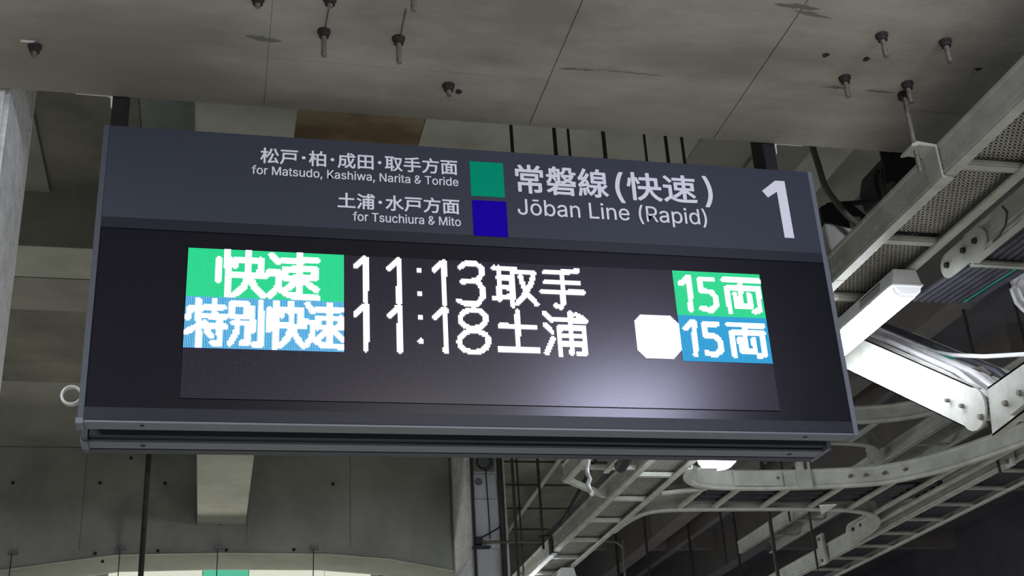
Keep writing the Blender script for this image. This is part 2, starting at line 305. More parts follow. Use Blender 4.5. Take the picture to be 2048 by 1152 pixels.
# returning face at the right end of the wall, then the dark hall beyond
struct(MB().box(1.735, 1.79, 9.2, 13, 2.0, 3.3).build('wall_side', M['wall']))
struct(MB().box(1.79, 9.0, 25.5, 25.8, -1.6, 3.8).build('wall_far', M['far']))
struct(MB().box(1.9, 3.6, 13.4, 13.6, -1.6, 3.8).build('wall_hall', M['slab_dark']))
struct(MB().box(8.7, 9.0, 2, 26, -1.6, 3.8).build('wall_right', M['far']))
# downstand beams running away below the dark ceiling
def ybeam(name, x0, x1, y0, y1, z0, z1, m, label):
    return struct(MB().box(x0, x1, y0, y1, z0, z1).build(name, M[m]), label)
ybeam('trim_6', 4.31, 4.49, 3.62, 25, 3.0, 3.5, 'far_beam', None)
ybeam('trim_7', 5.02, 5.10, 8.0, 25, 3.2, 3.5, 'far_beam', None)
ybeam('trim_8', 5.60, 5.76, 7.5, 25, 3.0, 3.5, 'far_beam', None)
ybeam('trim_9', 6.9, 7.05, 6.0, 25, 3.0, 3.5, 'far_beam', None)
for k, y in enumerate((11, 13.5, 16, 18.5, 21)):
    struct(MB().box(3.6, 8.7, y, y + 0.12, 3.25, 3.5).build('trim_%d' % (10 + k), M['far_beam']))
# bright concourse glimpsed below the arch
cw = struct(MB().box(-7, 1.6, 12.45, 12.55, -1.6, 2.79).build('wall_concourse', M['slab_light']))
lb = thing('light_panel', 'glowing cream strip of lit panels glimpsed below the arched concrete wall', 'light', (0.3, 12.36, 1.9))
for (a, b_, k) in ((-0.95, -0.1, 'cream'), (-0.09, 0.33, 'ad_green'), (0.34, 1.05, 'cream'), (1.06, 1.5, 'cream')):
    o = MB().box(a, b_, 12.33, 12.39, 1.9, 2.78).build('lit_panel', M[k], lb)
    if k == 'ad_green': o['label'] = 'green lit panel'

# rough white plastered column at the left edge
cl = struct(MB().box(-1.3, -0.692, 3.62, 4.1, -1.6, 3.28).build('column_left', M['plaster'], bevel=0.015))
cl.name = 'wall_left'
# plastered lump of the column casing at the right edge
pc = MB()
pts = [(2026, 562), (2036, 548), (2085, 510), (2100, -30), (2200, -30), (2230, 700), (2110, 670), (2040, 600)]
pp = [py(u, v, 4.2) for u, v in pts]
pc.prism([(p.x, p.z) for p in pp], 'y', 4.2, 4.26)
struct(pc.build('wall_right_stub', M['plaster'], bevel=0.02)).name = 'trim_20'

# ================================================================== ANCHOR BOLTS IN THE SOFFIT
def bolt(label, x, y, ln=0.07, r=0.0085, tilt=0.0, group='anchor bolts in the concrete soffit', stud=True):
    t = thing('anchor_bolt', label, 'bolt', (x, y, 2.34), group)
    MB().tube([(x, y, 2.341), (x, y, 2.332), (x, y, 2.330), (x, y, 2.318)], [0.021, 0.020, 0.0165, 0.0155], 10).build('collar', M['dark'], t)
    if stud: MB().tube([(x, y, 2.33), (x + tilt, y, 2.318 - ln)], r, 10).build('stud', M['boltm'], t)
    return t
B = [('short dark anchor bolt in the soffit near the left edge, below the white chip', (70, 92), 0.018, True),
     ('grey stud bolt below the picture top, left one of the left pair', (648, 62), .07, True),
     ('grey stud bolt right of its twin above the green square area', (797, 76), .07, True),
     ('stubby dark bolt alone above the board, beside a chipped hole', (897, 170), .02, True),
     ('grey stud bolt at the upper left of the square of four bolts', (1763, 70), .062, True),
     ('grey stud bolt at the upper right of the square of four bolts', (1890, 82), .062, True),
     ('grey stud bolt at the lower left of the square of four bolts', (1689, 155), .055, True),
     ('grey stud bolt at the lower right of the four, beside the long rod', (1814, 167), .055, True),
     ('bolt just showing at the picture top, second from the left', (516, -4), .012, True),
     ('dark bolt foot at the picture top above the left stud bolt', (660, -3), .01, True),
     ('stud end hanging from the picture top above the two stud bolts', (826, -30), .07, True)]
for (lab, (u, v), ln, s) in B:
    p = pz(u, v, 2.34); bolt(lab, p.x, p.y, ln)
# chipped holes and scars of the soffit
for (lab, u, v, r) in (('small chipped hole right beside the stubby dark bolt', 916, 183, .013), ('chipped hole left of the square of four bolts', 1650, 110, .012),
                       ('ragged chipped hole inside the square of four bolts', 1733, 117, .013), ('chipped hole near the tray at the upper right', 1957, 138, .012)):
    p = pz(u, v, 2.34); vs = MB()
    pl = [(p.x + r * random.uniform(.6, 1.3) * math.cos(a * PI / 5), p.y + r * random.uniform(.6, 1.3) * math.sin(a * PI / 5)) for a in range(10)]
    vs.prism(pl, 'z', 2.3385, 2.342).build('chipped_hole', M['dark'], ceil)
for (u0, v0, u1, v1, wd) in ((1550, 8, 1640, 18, .022), (1590, 22, 1665, 38, .012), (490, 72, 565, 84, .018), (1118, 137, 1200, 140, .010), (1200, 139, 1330, 152, .007), (1640, 172, 1700, 178, .012), (1730, 180, 1790, 186, .01)):
    a = pz(u0, v0, 2.3388); c = pz(u1, v1, 2.3388)
    mb = MB(); n = 9; t = (c - a).normalized(); nn = Vector((-t.y, t.x, 0)); pl = []
    for k in range(n + 1): pl.append(a.lerp(c, k / n) + nn * wd * math.sin(PI * (k + .3) / (n + .6)) * random.uniform(.3, .8))
    for k in range(n, -1, -1): pl.append(a.lerp(c, k / n) - nn * wd * math.sin(PI * (k + .3) / (n + .6)) * random.uniform(.3, .8))
    mb.prism([(q.x, q.y) for q in pl], 'z', 2.3382, 2.342).build('surface_scar', M['slab_dark'], ceil)
p = pz(57, 84, 2.338); MB().box(p.x - .022, p.x + .018, p.y - .005, p.y + .004, 2.338, 2.343).build('white_chip', M['plaster'], ceil)
# white hairs of wire between the bolts at the top
for (a, b_) in (((660, 2), (650, 60)), ((812, 18), (800, 76))):
    q = pz(*a, 2.335); r_ = pz(*b_, 2.335)
    tag(MB().tube([q, r_], 0.0016, 5).build('tie_wire', M['rod']), 'thin wire strung between bolts above %s stud bolt' % ('the left' if a[0] < 700 else 'the right'), 'wire')

# ================================================================== THE DEPARTURE BOARD
XL, XR, ZB, ZT, YS = -0.369, 1.985, 1.204, 2.169, 3.5
bd = thing('departure_board', 'wide blue-grey platform board with printed header and lit LED rows', 'sign', (0.8, 3.57, ZB))
MB().box(XL + .004, XR - .004, YS + .02, 3.62, ZB + .055, ZT - .003).build('housing', M['frame_dark'], bd)
MB().box(XL, XR - .002, YS, YS + .03, 1.848, ZT).build('header_panel', M['header'], bd, bevel=.0015)
dp = MB().box(XL, XR - .014, YS + .004, YS + .02, ZB + .04, 1.8475).build('display_window', M['glass'], bd)
MB().box(XL, XR - .014, YS - .0005, YS + .02, 1.814, 1.8478).build('upper_bezel', M['bezel'], bd)
MB().box(XL, XR - .014, YS - .0005, YS + .02, ZB + .006, ZB + .043).build('lower_bezel', M['bezel'], bd)
MB().box(XL, XR - .014, YS + .001, YS + .062, ZB - .001, ZB + .005).build('bottom_lip', M['frame'], bd)
MB().box(XL, XR - .014, YS + .066, 3.625, ZB + .05, ZB + .056).build('underside_panel', M['frame_dark'], bd)
def end_plate(x0, x1, y0, depth, parent, zt=ZT, m='plate_dark'):
    poly = [(y0 - .001, ZB - .002), (y0 + depth, ZB - .002), (y0 + depth, zt), (y0 - .001, zt)]
    return MB().prism(poly, 'x', x0, x1).build('end_plate', M[m], parent)
end_plate(XL - .016, XL, YS, .064, bd)
end_plate(XR - .014, XR + .002, YS, .064, bd, m='frame')
MB().box(XL - .014, XL + .002, YS + .064, 3.62, ZB + .05, ZT).build('side_cover', M['frame_dark'], bd)
MB().box(XL - .020, XL, YS - .003, YS + .062, ZB - .006, ZB + .010).build('corner_cap', M['frame'], bd)
for u in (283, 1700 - 85):
    x = py(u, 852, YS).x
    MB().box(x - .006, x + .006, YS + .02, YS + .032, ZB - .0022, ZB).build('screw', M['dark'], bd)
# LED module
LX0, LX1, LZ1, LZ0 = -.112, 1.728, 1.757, 1.279
def quadmesh(name, rects, y, m, parent, kind=None):
    mb = MB()
    for (a, b_, c, d) in rects: mb.add([(a, y, c), (b_, y, c), (b_, y, d), (a, y, d)], [(0, 1, 2, 3)])
    return tag(mb.build(name, m, parent), kind=kind)
lm = MB().box(LX0, LX1, YS - .001, YS + .006, LZ0, LZ1).build('led_panel', M['led_grid'], bd)
uvl = lm.data.uv_layers.new(name='UVMap')
for li in lm.data.loops:
    co = lm.data.vertices[li.vertex_index].co + bd.location
    uvl.data[li.index].uv = ((co.x - LX0) / (LX1 - LX0), (co.z - H - LZ0) / (LZ1 - LZ0))
PX, PZ = (LX1 - LX0) / 384, (LZ1 - LZ0) / 96
grid = [[0] * 384 for _ in range(96)]
def stroke(strokes, r, val=1, clip=(0, 383, 0, 95)):
    for s in strokes:
        for a, b_ in zip(s, s[1:]):
            x0 = max(clip[0], int(min(a[0], b_[0]) - 3)); x1 = min(clip[1], int(max(a[0], b_[0]) + 3))
            y0 = max(clip[2], int(min(a[1], b_[1]) - 3)); y1 = min(clip[3], int(max(a[1], b_[1]) + 3))
            dx, dy = b_[0] - a[0], b_[1] - a[1]; LL = dx * dx + dy * dy
            for y in range(y0, y1 + 1):
                for x in range(x0, x1 + 1):
                    t = 0 if LL == 0 else max(0, min(1, ((x + .5 - a[0]) * dx + (y + .5 - a[1]) * dy) / LL))
                    if math.hypot(x + .5 - a[0] - t * dx, y + .5 - a[1] - t * dy) <= r: grid[y][x] = val
def fill(x0, x1, y0, y1, val):
    for y in range(y0, y1):
        for x in range(x0, x1): grid[y][x] = val
fill(0, 97, 0, 32, 2); fill(0, 97, 32, 65, 3); fill(320, 384, 0, 32, 2); fill(320, 384, 32, 64, 4)
stroke(STROKES['g1'], 2.05, 1, (0, 96, 0, 31)); stroke(STROKES['g2'], 1.85, 1, (0, 96, 33, 64))
stroke(STROKES['t'], 1.75); stroke(STROKES['r1'], 1.9, 1, (320, 383, 0, 31)); stroke(STROKES['r2'], 1.9, 1, (320, 383, 33, 63))
octo = [(294, 33), (314, 33), (319, 38), (319, 57), (314, 62.5), (294, 62.5), (289, 57), (289, 38)]
for y in range(33, 63):
    for x in range(289, 320):
        if abs(x + .5 - 304) + abs(y + .5 - 47.7) < 25.2: grid[y][x] = 5
def led_layer(name, vals, m, r, y, label, rx=None):
    rects = []
    for yy in range(96):
        for xx in range(384):
            if grid[yy][xx] in vals:
                cx = LX0 + (xx + .5) * PX; cz = LZ1 - (yy + .5) * PZ
                rects.append((cx - PX * (rx or r), cx + PX * (rx or r), cz - PZ * r, cz + PZ * r))
    o = quadmesh(name, rects, y, m, bd, 'stuff'); o['label'] = label; return o
def plate(x0, x1, y0, y1, m, lab, nm):
    o = quadmesh(nm, [(LX0 + x0 * PX, LX0 + x1 * PX, LZ1 - y1 * PZ, LZ1 - y0 * PZ)], YS - .002, m, bd); o['label'] = lab
plate(0, 97, 0, 32, M['led_greenback'], 'green lit field behind the first train type', 'led_field')
plate(320, 384, 0, 32, M['led_greenback'], 'green lit field behind the first 15-car mark', 'led_field')
plate(0, 97, 32, 65, M['led_blueback'], 'blue lit field behind the second train type', 'led_field')
plate(320, 384, 32, 64, M['led_blueback'], 'blue lit field behind the second 15-car mark', 'led_field')
led_layer('led_characters', (1,), M['led_white'], .5, YS - .0045, 'white lit characters: 快速 11:13 取手 15両, 特別快速 11:18 土浦 15両')
led_layer('led_block', (5,), M['led_white'], .5, YS - .0045, 'white lit rounded block')
led_layer('green_leds', (2,), M['led_green'], .36, YS - .003, 'green lit dots')
led_layer('blue_leds', (3,), M['led_blue'], .42, YS - .003, 'light blue lit dots', .28)
led_layer('teal_leds', (4,), M['led_teal'], .46, YS - .003, 'teal blue lit dots', .34)
# printed header
def find_font(f):
    try:
        import os
        d = bpy.utils.system_resource('DATAFILES', path='fonts')
        return bpy.data.fonts.load(os.path.join(d, f))
    except Exception:
        return None
INTER = find_font('Inter.woff2')
CJK = find_font('Noto Sans CJK Regular.woff2')
def lettering(txt, x0, x1, z0, z1, bold=0.0, name='lettering'):
    """text fitted to the box x0..x1, z0..z1 on the face of the board; weight is added by stacking slightly shifted copies"""
    c = bpy.data.curves.new(name, 'FONT'); c.body = txt; c.size = 1.0; c.resolution_u = 3
    fnt = CJK if any(ord(ch) > 0x2000 for ch in txt) else INTER
    if fnt: c.font = fnt
    o = bpy.data.objects.new(name, c); sc.collection.objects.link(o)
    dg = bpy.context.evaluated_depsgraph_get(); me0 = bpy.data.meshes.new_from_object(o.evaluated_get(dg))
    bpy.data.objects.remove(o)
    V = [v.co.copy() for v in me0.vertices]; F = [tuple(p.vertices) for p in me0.polygons]
    mx, Mx = min(v.x for v in V), max(v.x for v in V); my, My = min(v.y for v in V), max(v.y for v in V)
    kx = (x1 - x0 - 2 * bold) / (Mx - mx); kz = (z1 - z0 - 2 * bold) / (My - my)
    sh = [(0, 0)] + ([(bold * math.cos(a * PI / 4), bold * math.sin(a * PI / 4)) for a in range(8)] if bold else [])
    mb = MB()
    for i, (sx, sz) in enumerate(sh):
        mb.add([(x0 + bold + (v.x - mx) * kx + sx, YS - .0012 - i * .00008, z0 + bold + (v.y - my) * kz + sz) for v in V], F)
    q = mb.build(name, M['white_print'], bd)
    return tag(q, 'white lettering: ' + txt.replace('･', '・'), kind='stuff')
lettering('松戸･柏･成田･取手方面', .091, .722, 2.066, 2.124, .0011)
lettering('for Matsudo, Kashiwa, Narita & Toride', .066, .723, 2.0185, 2.0575, .0005)
lettering('土浦･水戸方面', .333, .723, 1.921, 1.978, .0011)
lettering('for Tsuchiura & Mito', .381, .725, 1.8785, 1.9115, .0005)
lettering('常磐線', .914, 1.232, 2.0135, 2.1235, .0021)
lettering('(', 1.256, 1.288, 1.999, 2.118, .0016)
lettering('快速', 1.297, 1.545, 2.012, 2.121, .0021)
lettering(')', 1.570, 1.603, 2.002, 2.124, .0016)
lettering('Jōban Line (Rapid)', .915, 1.569, 1.918, 1.996, .0005)
one = [(1.838, 2.124), (1.870, 2.124), (1.8795, 1.902), (1.846, 1.902), (1.8405, 2.083), (1.806, 2.056), (1.788, 2.080)]
one = [(1.840, 2.124), (1.8725, 2.124), (1.8795, 1.902), (1.8455, 1.902), (1.8405, 2.079), (1.8055, 2.055), (1.787, 2.080)]
one = [(1.842, 2.124), (1.877, 2.124), (1.878, 1.902), (1.843, 1.902), (1.842, 2.080), (1.805, 2.055), (1.787, 2.080)]
tag(MB().prism(one, 'y', YS - .0015, YS + .001).build('platform_number', M['white_print'], bd), 'large white numeral 1')
tag(MB().box(.763, .875, YS - .0015, YS + .001, 1.9935, 2.1225).build('colour_square', M['green_print'], bd), 'green line-colour square')
tag(MB().box(.765, .878, YS - .0015, YS + .001, 1.8485, 1.978).build('colour_square', M['blue_print'], bd), 'dark blue line-colour square')

# the back-to-back board behind it
rbd = thing('rear_board', 'dark blue-grey twin board hanging directly behind the departure board', 'sign', (0.8, 3.72, ZB))
MB().box(XL + .004, XR - .03, 3.645, 3.785, ZB + .01, ZT - .02).build('housing', M['frame_dark'], rbd)
MB().box(XL - .002, XR - .04, 3.675, 3.735, ZB - .001, ZB + .006).build('bottom_lip', M['frame'], rbd)
MB().box(XL - .002, XR - .04, 3.745, 3.785, ZB - .001, ZB + .006).build('bottom_lip', M['frame_dark'], rbd)
end_plate(XL - .016, XL + .001, 3.64, .145, rbd, ZT - .02)
end_plate(XR - .04, XR - .025, 3.64, .145, rbd, ZT - .02, 'frame')
MB().box(XL - .020, XL, 3.665, 3.735, ZB - .006, ZB + .010).build('corner_cap', M['frame'], rbd)
for u in (286, 1577):
    x = py(u, 888, 3.7).x; MB().box(x - .007, x + .007, 3.70, 3.712, ZB - .0025, ZB).build('screw', M['dark'], rbd)
# ring on the left side
rg = thing('white_ring', 'small white ring hanging at the left end of the departure board', 'ring', (-0.428, 3.7, 1.35))
def torus(cx, cy, cz, R, r, n=28, m=8, depth=1.0):
    mb = MB(); vs = []; fs = []
    for i in range(n):
        a = 2 * PI * i / n
        for k in range(m):
            b_ = 2 * PI * k / m
            vs.append((cx + (R + r * math.cos(b_)) * math.cos(a), cy + r * depth * math.sin(b_), cz + (R + r * math.cos(b_)) * math.sin(a)))
    for i in range(n):
        for k in range(m): fs.append((i * m + k, i * m + (k + 1) % m, ((i + 1) % n) * m + (k + 1) % m, ((i + 1) % n) * m + k))
    return mb.add(vs, fs)
torus(-0.428, 3.7, 1.352, .0275, .0048, depth=2.4).build('ring_band', M['plaster' if 0 else 'cable_white'], rg, smooth=True)
MB().bar((-0.402, 3.7, 1.352), (-0.380, 3.7, 1.352), .012, .012).build('ring_holder', M['frame'], rg)

# black hanger posts and their white angle brackets
for (nm, x0, x1, bx) in (('left', -0.378, -0.332, -1), ('right', 1.872, 1.918, 1)):
    t = thing('hanger_post', 'black square hanger post above the %s end of the board' % nm, 'post', ((x0 + x1) / 2, 3.66, 2.1), 'black hanger posts of the board')
    MB().box(x0, x1, 3.605, 3.70, 2.12, 3.29 if nm == 'x' else 2.62).build('post_tube', M['black'], t, bevel=.002)
    xe = x0 if bx < 0 else x1
    b_ = thing('angle_bracket', 'white bent angle bracket %s of the %s hanger post' % ('left' if bx < 0 else 'right', nm), 'bracket', (xe, 3.61, 2.35))
    prof = [(xe, 2.300), (xe, 2.345), (xe + bx * .012, 2.352), (xe + bx * .115, 2.352), (xe + bx * .115, 2.346), (xe + bx * .018, 2.345), (xe + bx * .006, 2.338), (xe + bx * .004, 2.300)]
    MB().prism(prof, 'y', 3.601, 3.613).build('bent_plate', M['cable_white'], b_)

# hanger rods seen between soffit and board
for (lab, ua, va, ub, vb, r) in (
        ('dark rod above the board, leftmost of the row of rods', 1020, 250, 1027, 305, .0075),
        ('dark rod above the board, second of the row from the left', 1107, 256, 1113, 312, .0085),
        ('thin dark rod close right of the second rod above the board', 1134, 258, 1142, 313, .006),
        ('dark rod above the board, middle one of the row of rods', 1205, 262, 1212, 319, .009),
        ('thin dark rod above the closing bracket of the header', 1287, 268, 1295, 326, .006),
        ('dark rod above the board, second from the right of the row', 1330, 272, 1338, 330, .008),
        ('dark rod above the board, rightmost of the row of rods', 1363, 273, 1370, 332, .007)):
    a = py(ua, va, 4.4); c = py(ub, vb, 4.4)
    x = (a.x + c.x) / 2
    tag(MB().tube([(x, 4.4, 3.3), (x, 4.4, 1.9)], r, 8).build('hanger_rod', M['rod']), lab, 'rod', 'rods hanging behind the board')
tag(MB().box(0.9, 2.2, 4.38, 4.42, 1.86, 1.9).build('strut_channel', M['rod']), 'dark strut channel carried by the rods, hidden behind the board', 'channel')

# ================================================================== CABLE TRAYS
def rail_prof(h=.128, lip=.036, s=1.0):
    t = .004
    return [(0, .006), (.004, 0), (lip * s, -.001), ((lip + .004) * s, .004), ((lip + .004) * s, .012), (lip * s, .012), (lip * s, .007), (.010 * s, .008),
            (t * 1.6 * s, .016), (t * s, .020), (t * s, h - .022), (.009 * s, h - .018), (.009 * s, h - .006), (.028 * s, h - .004), (.028 * s, h), (.002 * s, h), (-.004 * s, h - .008), (-.004 * s, h - .018), (0, h - .024), (0, .024), (-.004 * s, .018), (-.004 * s, .010)]
def rail(path, parent, inward=1, h=.128, lip=.036, name='side_rail', m='tray'):
    """inward=1: inside of the tray is left of the travel direction, -1: right"""
    return MB().sweep(path, rail_prof(h, lip, inward)).build(name, M[m], parent)
def rung(p, q, parent, wd=.042, ht=.024, m='tray', name='rung'):
    return MB().bar(p, q, wd, ht).build(name, M[m], parent, bevel=.006)

# --- tray 1: long tray with perforated sheets, running away past the right end of the board
T1L, T1R, TZ = 2.293, 2.575, 2.0
t1 = thing('cable_tray', 'long pale steel cable tray with perforated sheets running past the board', 'tray', (T1L, 5, TZ))
ends1 = [1.2, 4.0, 7.0, 9.25, 13.0]
for a, b_ in zip(ends1, ends1[1:]):
    rail([(T1L, a, TZ), (T1L, b_ - .003, TZ)], t1, -1)
    rail([(T1R, a, TZ), (T1R, b_ - .003, TZ)], t1, 1)
def perf_mesh():
    nx, ny = 15, 28; pxx, pyy = .0172, .0175; mb = MB(); n = 8
    for j in range(ny):
        for i in range(-1, nx + 1):
            ox = (i + (.5 if j % 2 else 0)) * pxx; oy = j * pyy
            sq = []; hole = []
            for k in range(n):
                a = 2 * PI * (k + .5) / n; c, s = math.cos(a), math.sin(a); kk = .5 / max(abs(c), abs(s))
                sq.append((ox + c * kk * pxx, oy + s * kk * pyy, 0)); hole.append((ox + c * .0060, oy + s * .0050, 0))
            mb.add(sq + hole, [(k, (k + 1) % n, n + (k + 1) % n, n + k) for k in range(n)])
    return mb
PM = perf_mesh(); first = None
rungY = [1.65, 2.15, 2.65, 3.15, 3.69, 4.19, 4.67, 5.15, 5.64, 6.14, 6.64, 7.14, 7.64, 8.15, 8.65, 9.15, 9.65, 10.15]
for i, y in enumerate(rungY):
    rung((T1L + .03, y, TZ + .022), (T1R - .012, y, TZ + .022), t1)
    if i < len(rungY) - 1:
        if first is None:
            mb = MB(); mb.v = [v + Vector((T1L + .012, y + .028, TZ + .042)) for v in PM.v]; mb.f = PM.f
            first = mb.build('perforated_sheet', M['sheet'], t1)
        else:
            c = first.copy(); sc.collection.objects.link(c); c.location = Vector((0, y - rungY[0], 0))
# splice plates with bolts
def splice(y0, y1, x, z, parent, bolts, face=-1, h=.075):
    s = MB().box(x - .006 if face < 0 else x, x if face < 0 else x + .006, y0, y1, z + .026, z + .026 + h).build('splice_plate', M['tray'], parent, bevel=.002)
    for yb in bolts:
        MB().tube([(x + face * .004, yb, z + .06), (x + face * .016, yb, z + .06)], [.011, .009], 8).build('bolt', M['boltm'], s)
splice(4.03, 4.42, T1L, TZ, t1, [4.08, 4.2, 4.32])
splice(9.27, 9.75, T1L, TZ, t1, [9.35, 9.45, 9.58, 9.68])
# clamp brackets on the left rail, with the rods that carry them
def clamp(x, y, z, m='tray', label=None, dark=False, rodtop=None, rx=-.062, r=.0085):
    c = thing('rail_clamp', label, 'clamp', (x, y, z), 'clamps holding the cable trays')
    k = 'black' if dark else m
    MB().prism([(x - .012, z - .006), (x + .034, z - .008), (x + .034, z + .0), (x - .005, z + .001), (x - .005, z + .118), (x - .072, z + .126), (x - .100, z + .112), (x - .098, z + .104), (x - .070, z + .112), (x - .013, z + .108)], 'y', y - .045, y + .035).build('clamp_plate', M[k], c, bevel=.002)
    MB().tube([(x + rx, y - .005, z + .145), (x + rx, y - .005, z + .126)], .017, 6).build('nut', M['boltm'], c)
    if rodtop:
        MB().tube([(x + rx, y - .005, rodtop), (x + rx, y - .005, z + .03)], r, 8).build('threaded_rod', M['boltm' if not dark else 'rod'], c)
        MB().tube([(x + rx, y - .005, rodtop + .002), (x + rx, y - .005, rodtop - .02)], .02, 8).build('collar', M['dark'], c)
    return c
clamp(T1L, 3.235, TZ, label='pale clamp bracket with long rod from the soffit, on the near tray rail', rodtop=2.34)
clamp(T1L, 8.45, TZ, dark=True, label='black clamp with thin rod on the far part of the tray', rodtop=3.25, r=.010)
# cables lying in the tray above the sheets
for k in range(13):
    x = T1L + .028 + k * .0195; ph = random.uniform(0, 6)
    pts = [(x + .004 * math.sin(ph + j), 1.3 + j * .9, TZ + .056 + .002 * math.sin(ph * 2 + j)) for j in range(10)]
    tag(MB().tube(pts, .0095, 6).build('cable', M['cable_dark']), 'dark cable lying side by side above the perforated sheets of the tray', 'cable', 'dark cables in the perforated tray')

# --- battens hung below tray 1
def batten(y0, ln, label, mt):
    t = thing('batten_lamp', label, 'lamp', (2.51, y0, TZ), 'batten lamps under the tray')
    x0, x1, zt = 2.452, 2.572, TZ - .004
    MB().prism([(x0 + .012, zt), (x1 - .012, zt), (x1, zt - .052), (x1, zt - .060), (x0, zt - .060), (x0, zt - .052)], 'y', y0, y0 + ln).build('lamp_body', M['lamp_body'], t, bevel=.003)
    MB().box(x0 - .006, x1 + .006, y0 - .004, y0 + ln + .004, zt - .068, zt - .060).build('rim', M['lamp_body'], t, bevel=.002)
    MB().prism([(x0 + .002, zt - .068), (x1 - .002, zt - .068), (x1 - .008, zt - .090), (x1 - .028, zt - .108), (x0 + .028, zt - .108), (x0 + .008, zt - .090)], 'y', y0, y0 + .03).build('end_cap', M['lamp_end'], t, bevel=.006)
    MB().prism([(x0 + .002, zt - .068), (x1 - .002, zt - .068), (x1 - .008, zt - .090), (x1 - .028, zt - .108), (x0 + .028, zt - .108), (x0 + .008, zt - .090)], 'y', y0 + .03, y0 + ln).build('diffuser', mt, t)
    s = MB().add([(x0 + .0085, y0 + .10, zt - .012), (x0 + .0085, y0 + .27, zt - .012), (x0 - .0012, y0 + .27, zt - .050), (x0 - .0012, y0 + .10, zt - .050)], [(0, 1, 2, 3)]).build('rating_label', M['label'], t)
    MB().add([(x0 + .0080, y0 + .10, zt - .012), (x0 + .0080, y0 + .27, zt - .012), (x0 + .0065, y0 + .27, zt - .018), (x0 + .0065, y0 + .10, zt - .018)], [(0, 1, 2, 3)]).build('label_stripe', M['dark'], s)
    return t
batten(3.87, 1.25, 'glowing white batten lamp at the right end of the board', M['lamp_on'])
batten(8.86, 1.25, 'white batten lamp under the far end of the tray at the bottom edge', M['lamp_on2'])
# round lamp below the board
pl_ = pz(1434, 914, 1.91)
dl = thing('bulkhead_lamp', 'round glowing white lamp just below the rear board, beside the tray', 'lamp', (pl_.x, pl_.y, 1.95))
mb = MB(); rings = [(.104, 0.03), (.108, -.03), (.100, -.07), (.070, -.098), (.0, -.108)]
vs = []; n = 20
for (r, z) in rings: vs += [(pl_.x + r * math.cos(2 * PI * k / n), pl_.y + r * math.sin(2 * PI * k / n), 1.955 + z) for k in range(n)]
fs = [(i * n + k, i * n + (k + 1) % n, (i + 1) * n + (k + 1) % n, (i + 1) * n + k) for i in range(len(rings) - 1) for k in range(n)]
mb.add(vs, fs).build('diffuser', M['lamp_on2'], dl, smooth=True)
MB().box(pl_.x - .10, pl_.x + .10, pl_.y - .09, pl_.y + .09, 1.985, 2.01).build('base_plate', M['lamp_body'], dl, bevel=.004)
MB().bar((T1R + .004, pl_.y, 2.0), (pl_.x - .09, pl_.y, 2.0), .04, .012).build('arm', M['lamp_body'], dl)
q = pz(1418, 937, 1.852)
MB().box(q.x - .05, q.x + .05, q.y - .02, q.y + .03, 1.848, 1.858).build('louvre', M['lamp_body'], dl)

# --- tray 2 with dark cables: short length nearer the right edge
t2 = thing('cable_tray', 'short pale tray with splice plates and dark cables at the right edge', 'tray', (2.75, 3, TZ))
rail([(2.75, 1.5, TZ), (2.75, 3.80, TZ)], t2, -1, .12)
rail([(3.13, 1.5, TZ), (3.13, 3.84, TZ)], t2, 1, .12)
for y in (1.9, 2.4, 2.9, 3.35, 3.84):
    rung((2.78, y, TZ + .02), (3.12, y, TZ + .02), t2, .035, .02)
def capsule(y0, y1, z, h, x, n=8):
    r = h / 2; pts = [(y0 + r + r * math.cos(PI / 2 + PI * k / n), z + r * math.sin(PI / 2 + PI * k / n)) for k in range(n + 1)]
    pts += [(y1 - r + r * math.cos(-PI / 2 + PI * k / n), z + r * math.sin(-PI / 2 + PI * k / n)) for k in range(n + 1)]
    return pts
MB().prism(capsule(3.28, 3.62, TZ + .062, .07, 0), 'x', 2.738, 2.747).build('splice_plate', M['tray'], t2)
hg = MB().prism(capsule(3.66, 3.97, TZ + .048, .10, 0), 'x', 2.736, 2.746).build('hinge_plate', M['tray'], t2)
for (y, z) in ((3.72, .052), (3.80, .052), (3.92, .048)):
    MB().tube([(2.738, y, TZ + z), (2.724, y, TZ + z)], [.014, .011], 8).build('bolt', M['dark'], hg)
a = [px(u, v, 2.735) for u, v in ((2004, 412), (2014, 424), (2012, 448), (2000, 470), (1986, 483))]
tag(MB().tube(a, .0035, 6).build('cable_loop', M['rod']), 'thin black wire loop drooping over the short right-hand tray', 'wire')
for k in range(9):
    x = 2.80 + .033 * k
    pts = [(x, 1.5, TZ + .05), (x, 2.9, TZ + .045), (x, 3.4, TZ + .035 - .002 * k), (x, 3.9, TZ + .045), (x + .01, 4.3, TZ + .08)]
    o = MB().tube(pts, .006 if k == 7 else .015, 7).build('cable', M['cable_green'] if k == 7 else M['cable_dark'])
    if k == 7: tag(o, 'green cable among the dark ones in the short tray at the right edge', 'cable')
    else: tag(o, 'dark blue-grey cable bundled with others in the short tray at the right edge', 'cable', 'dark cables of the short tray')

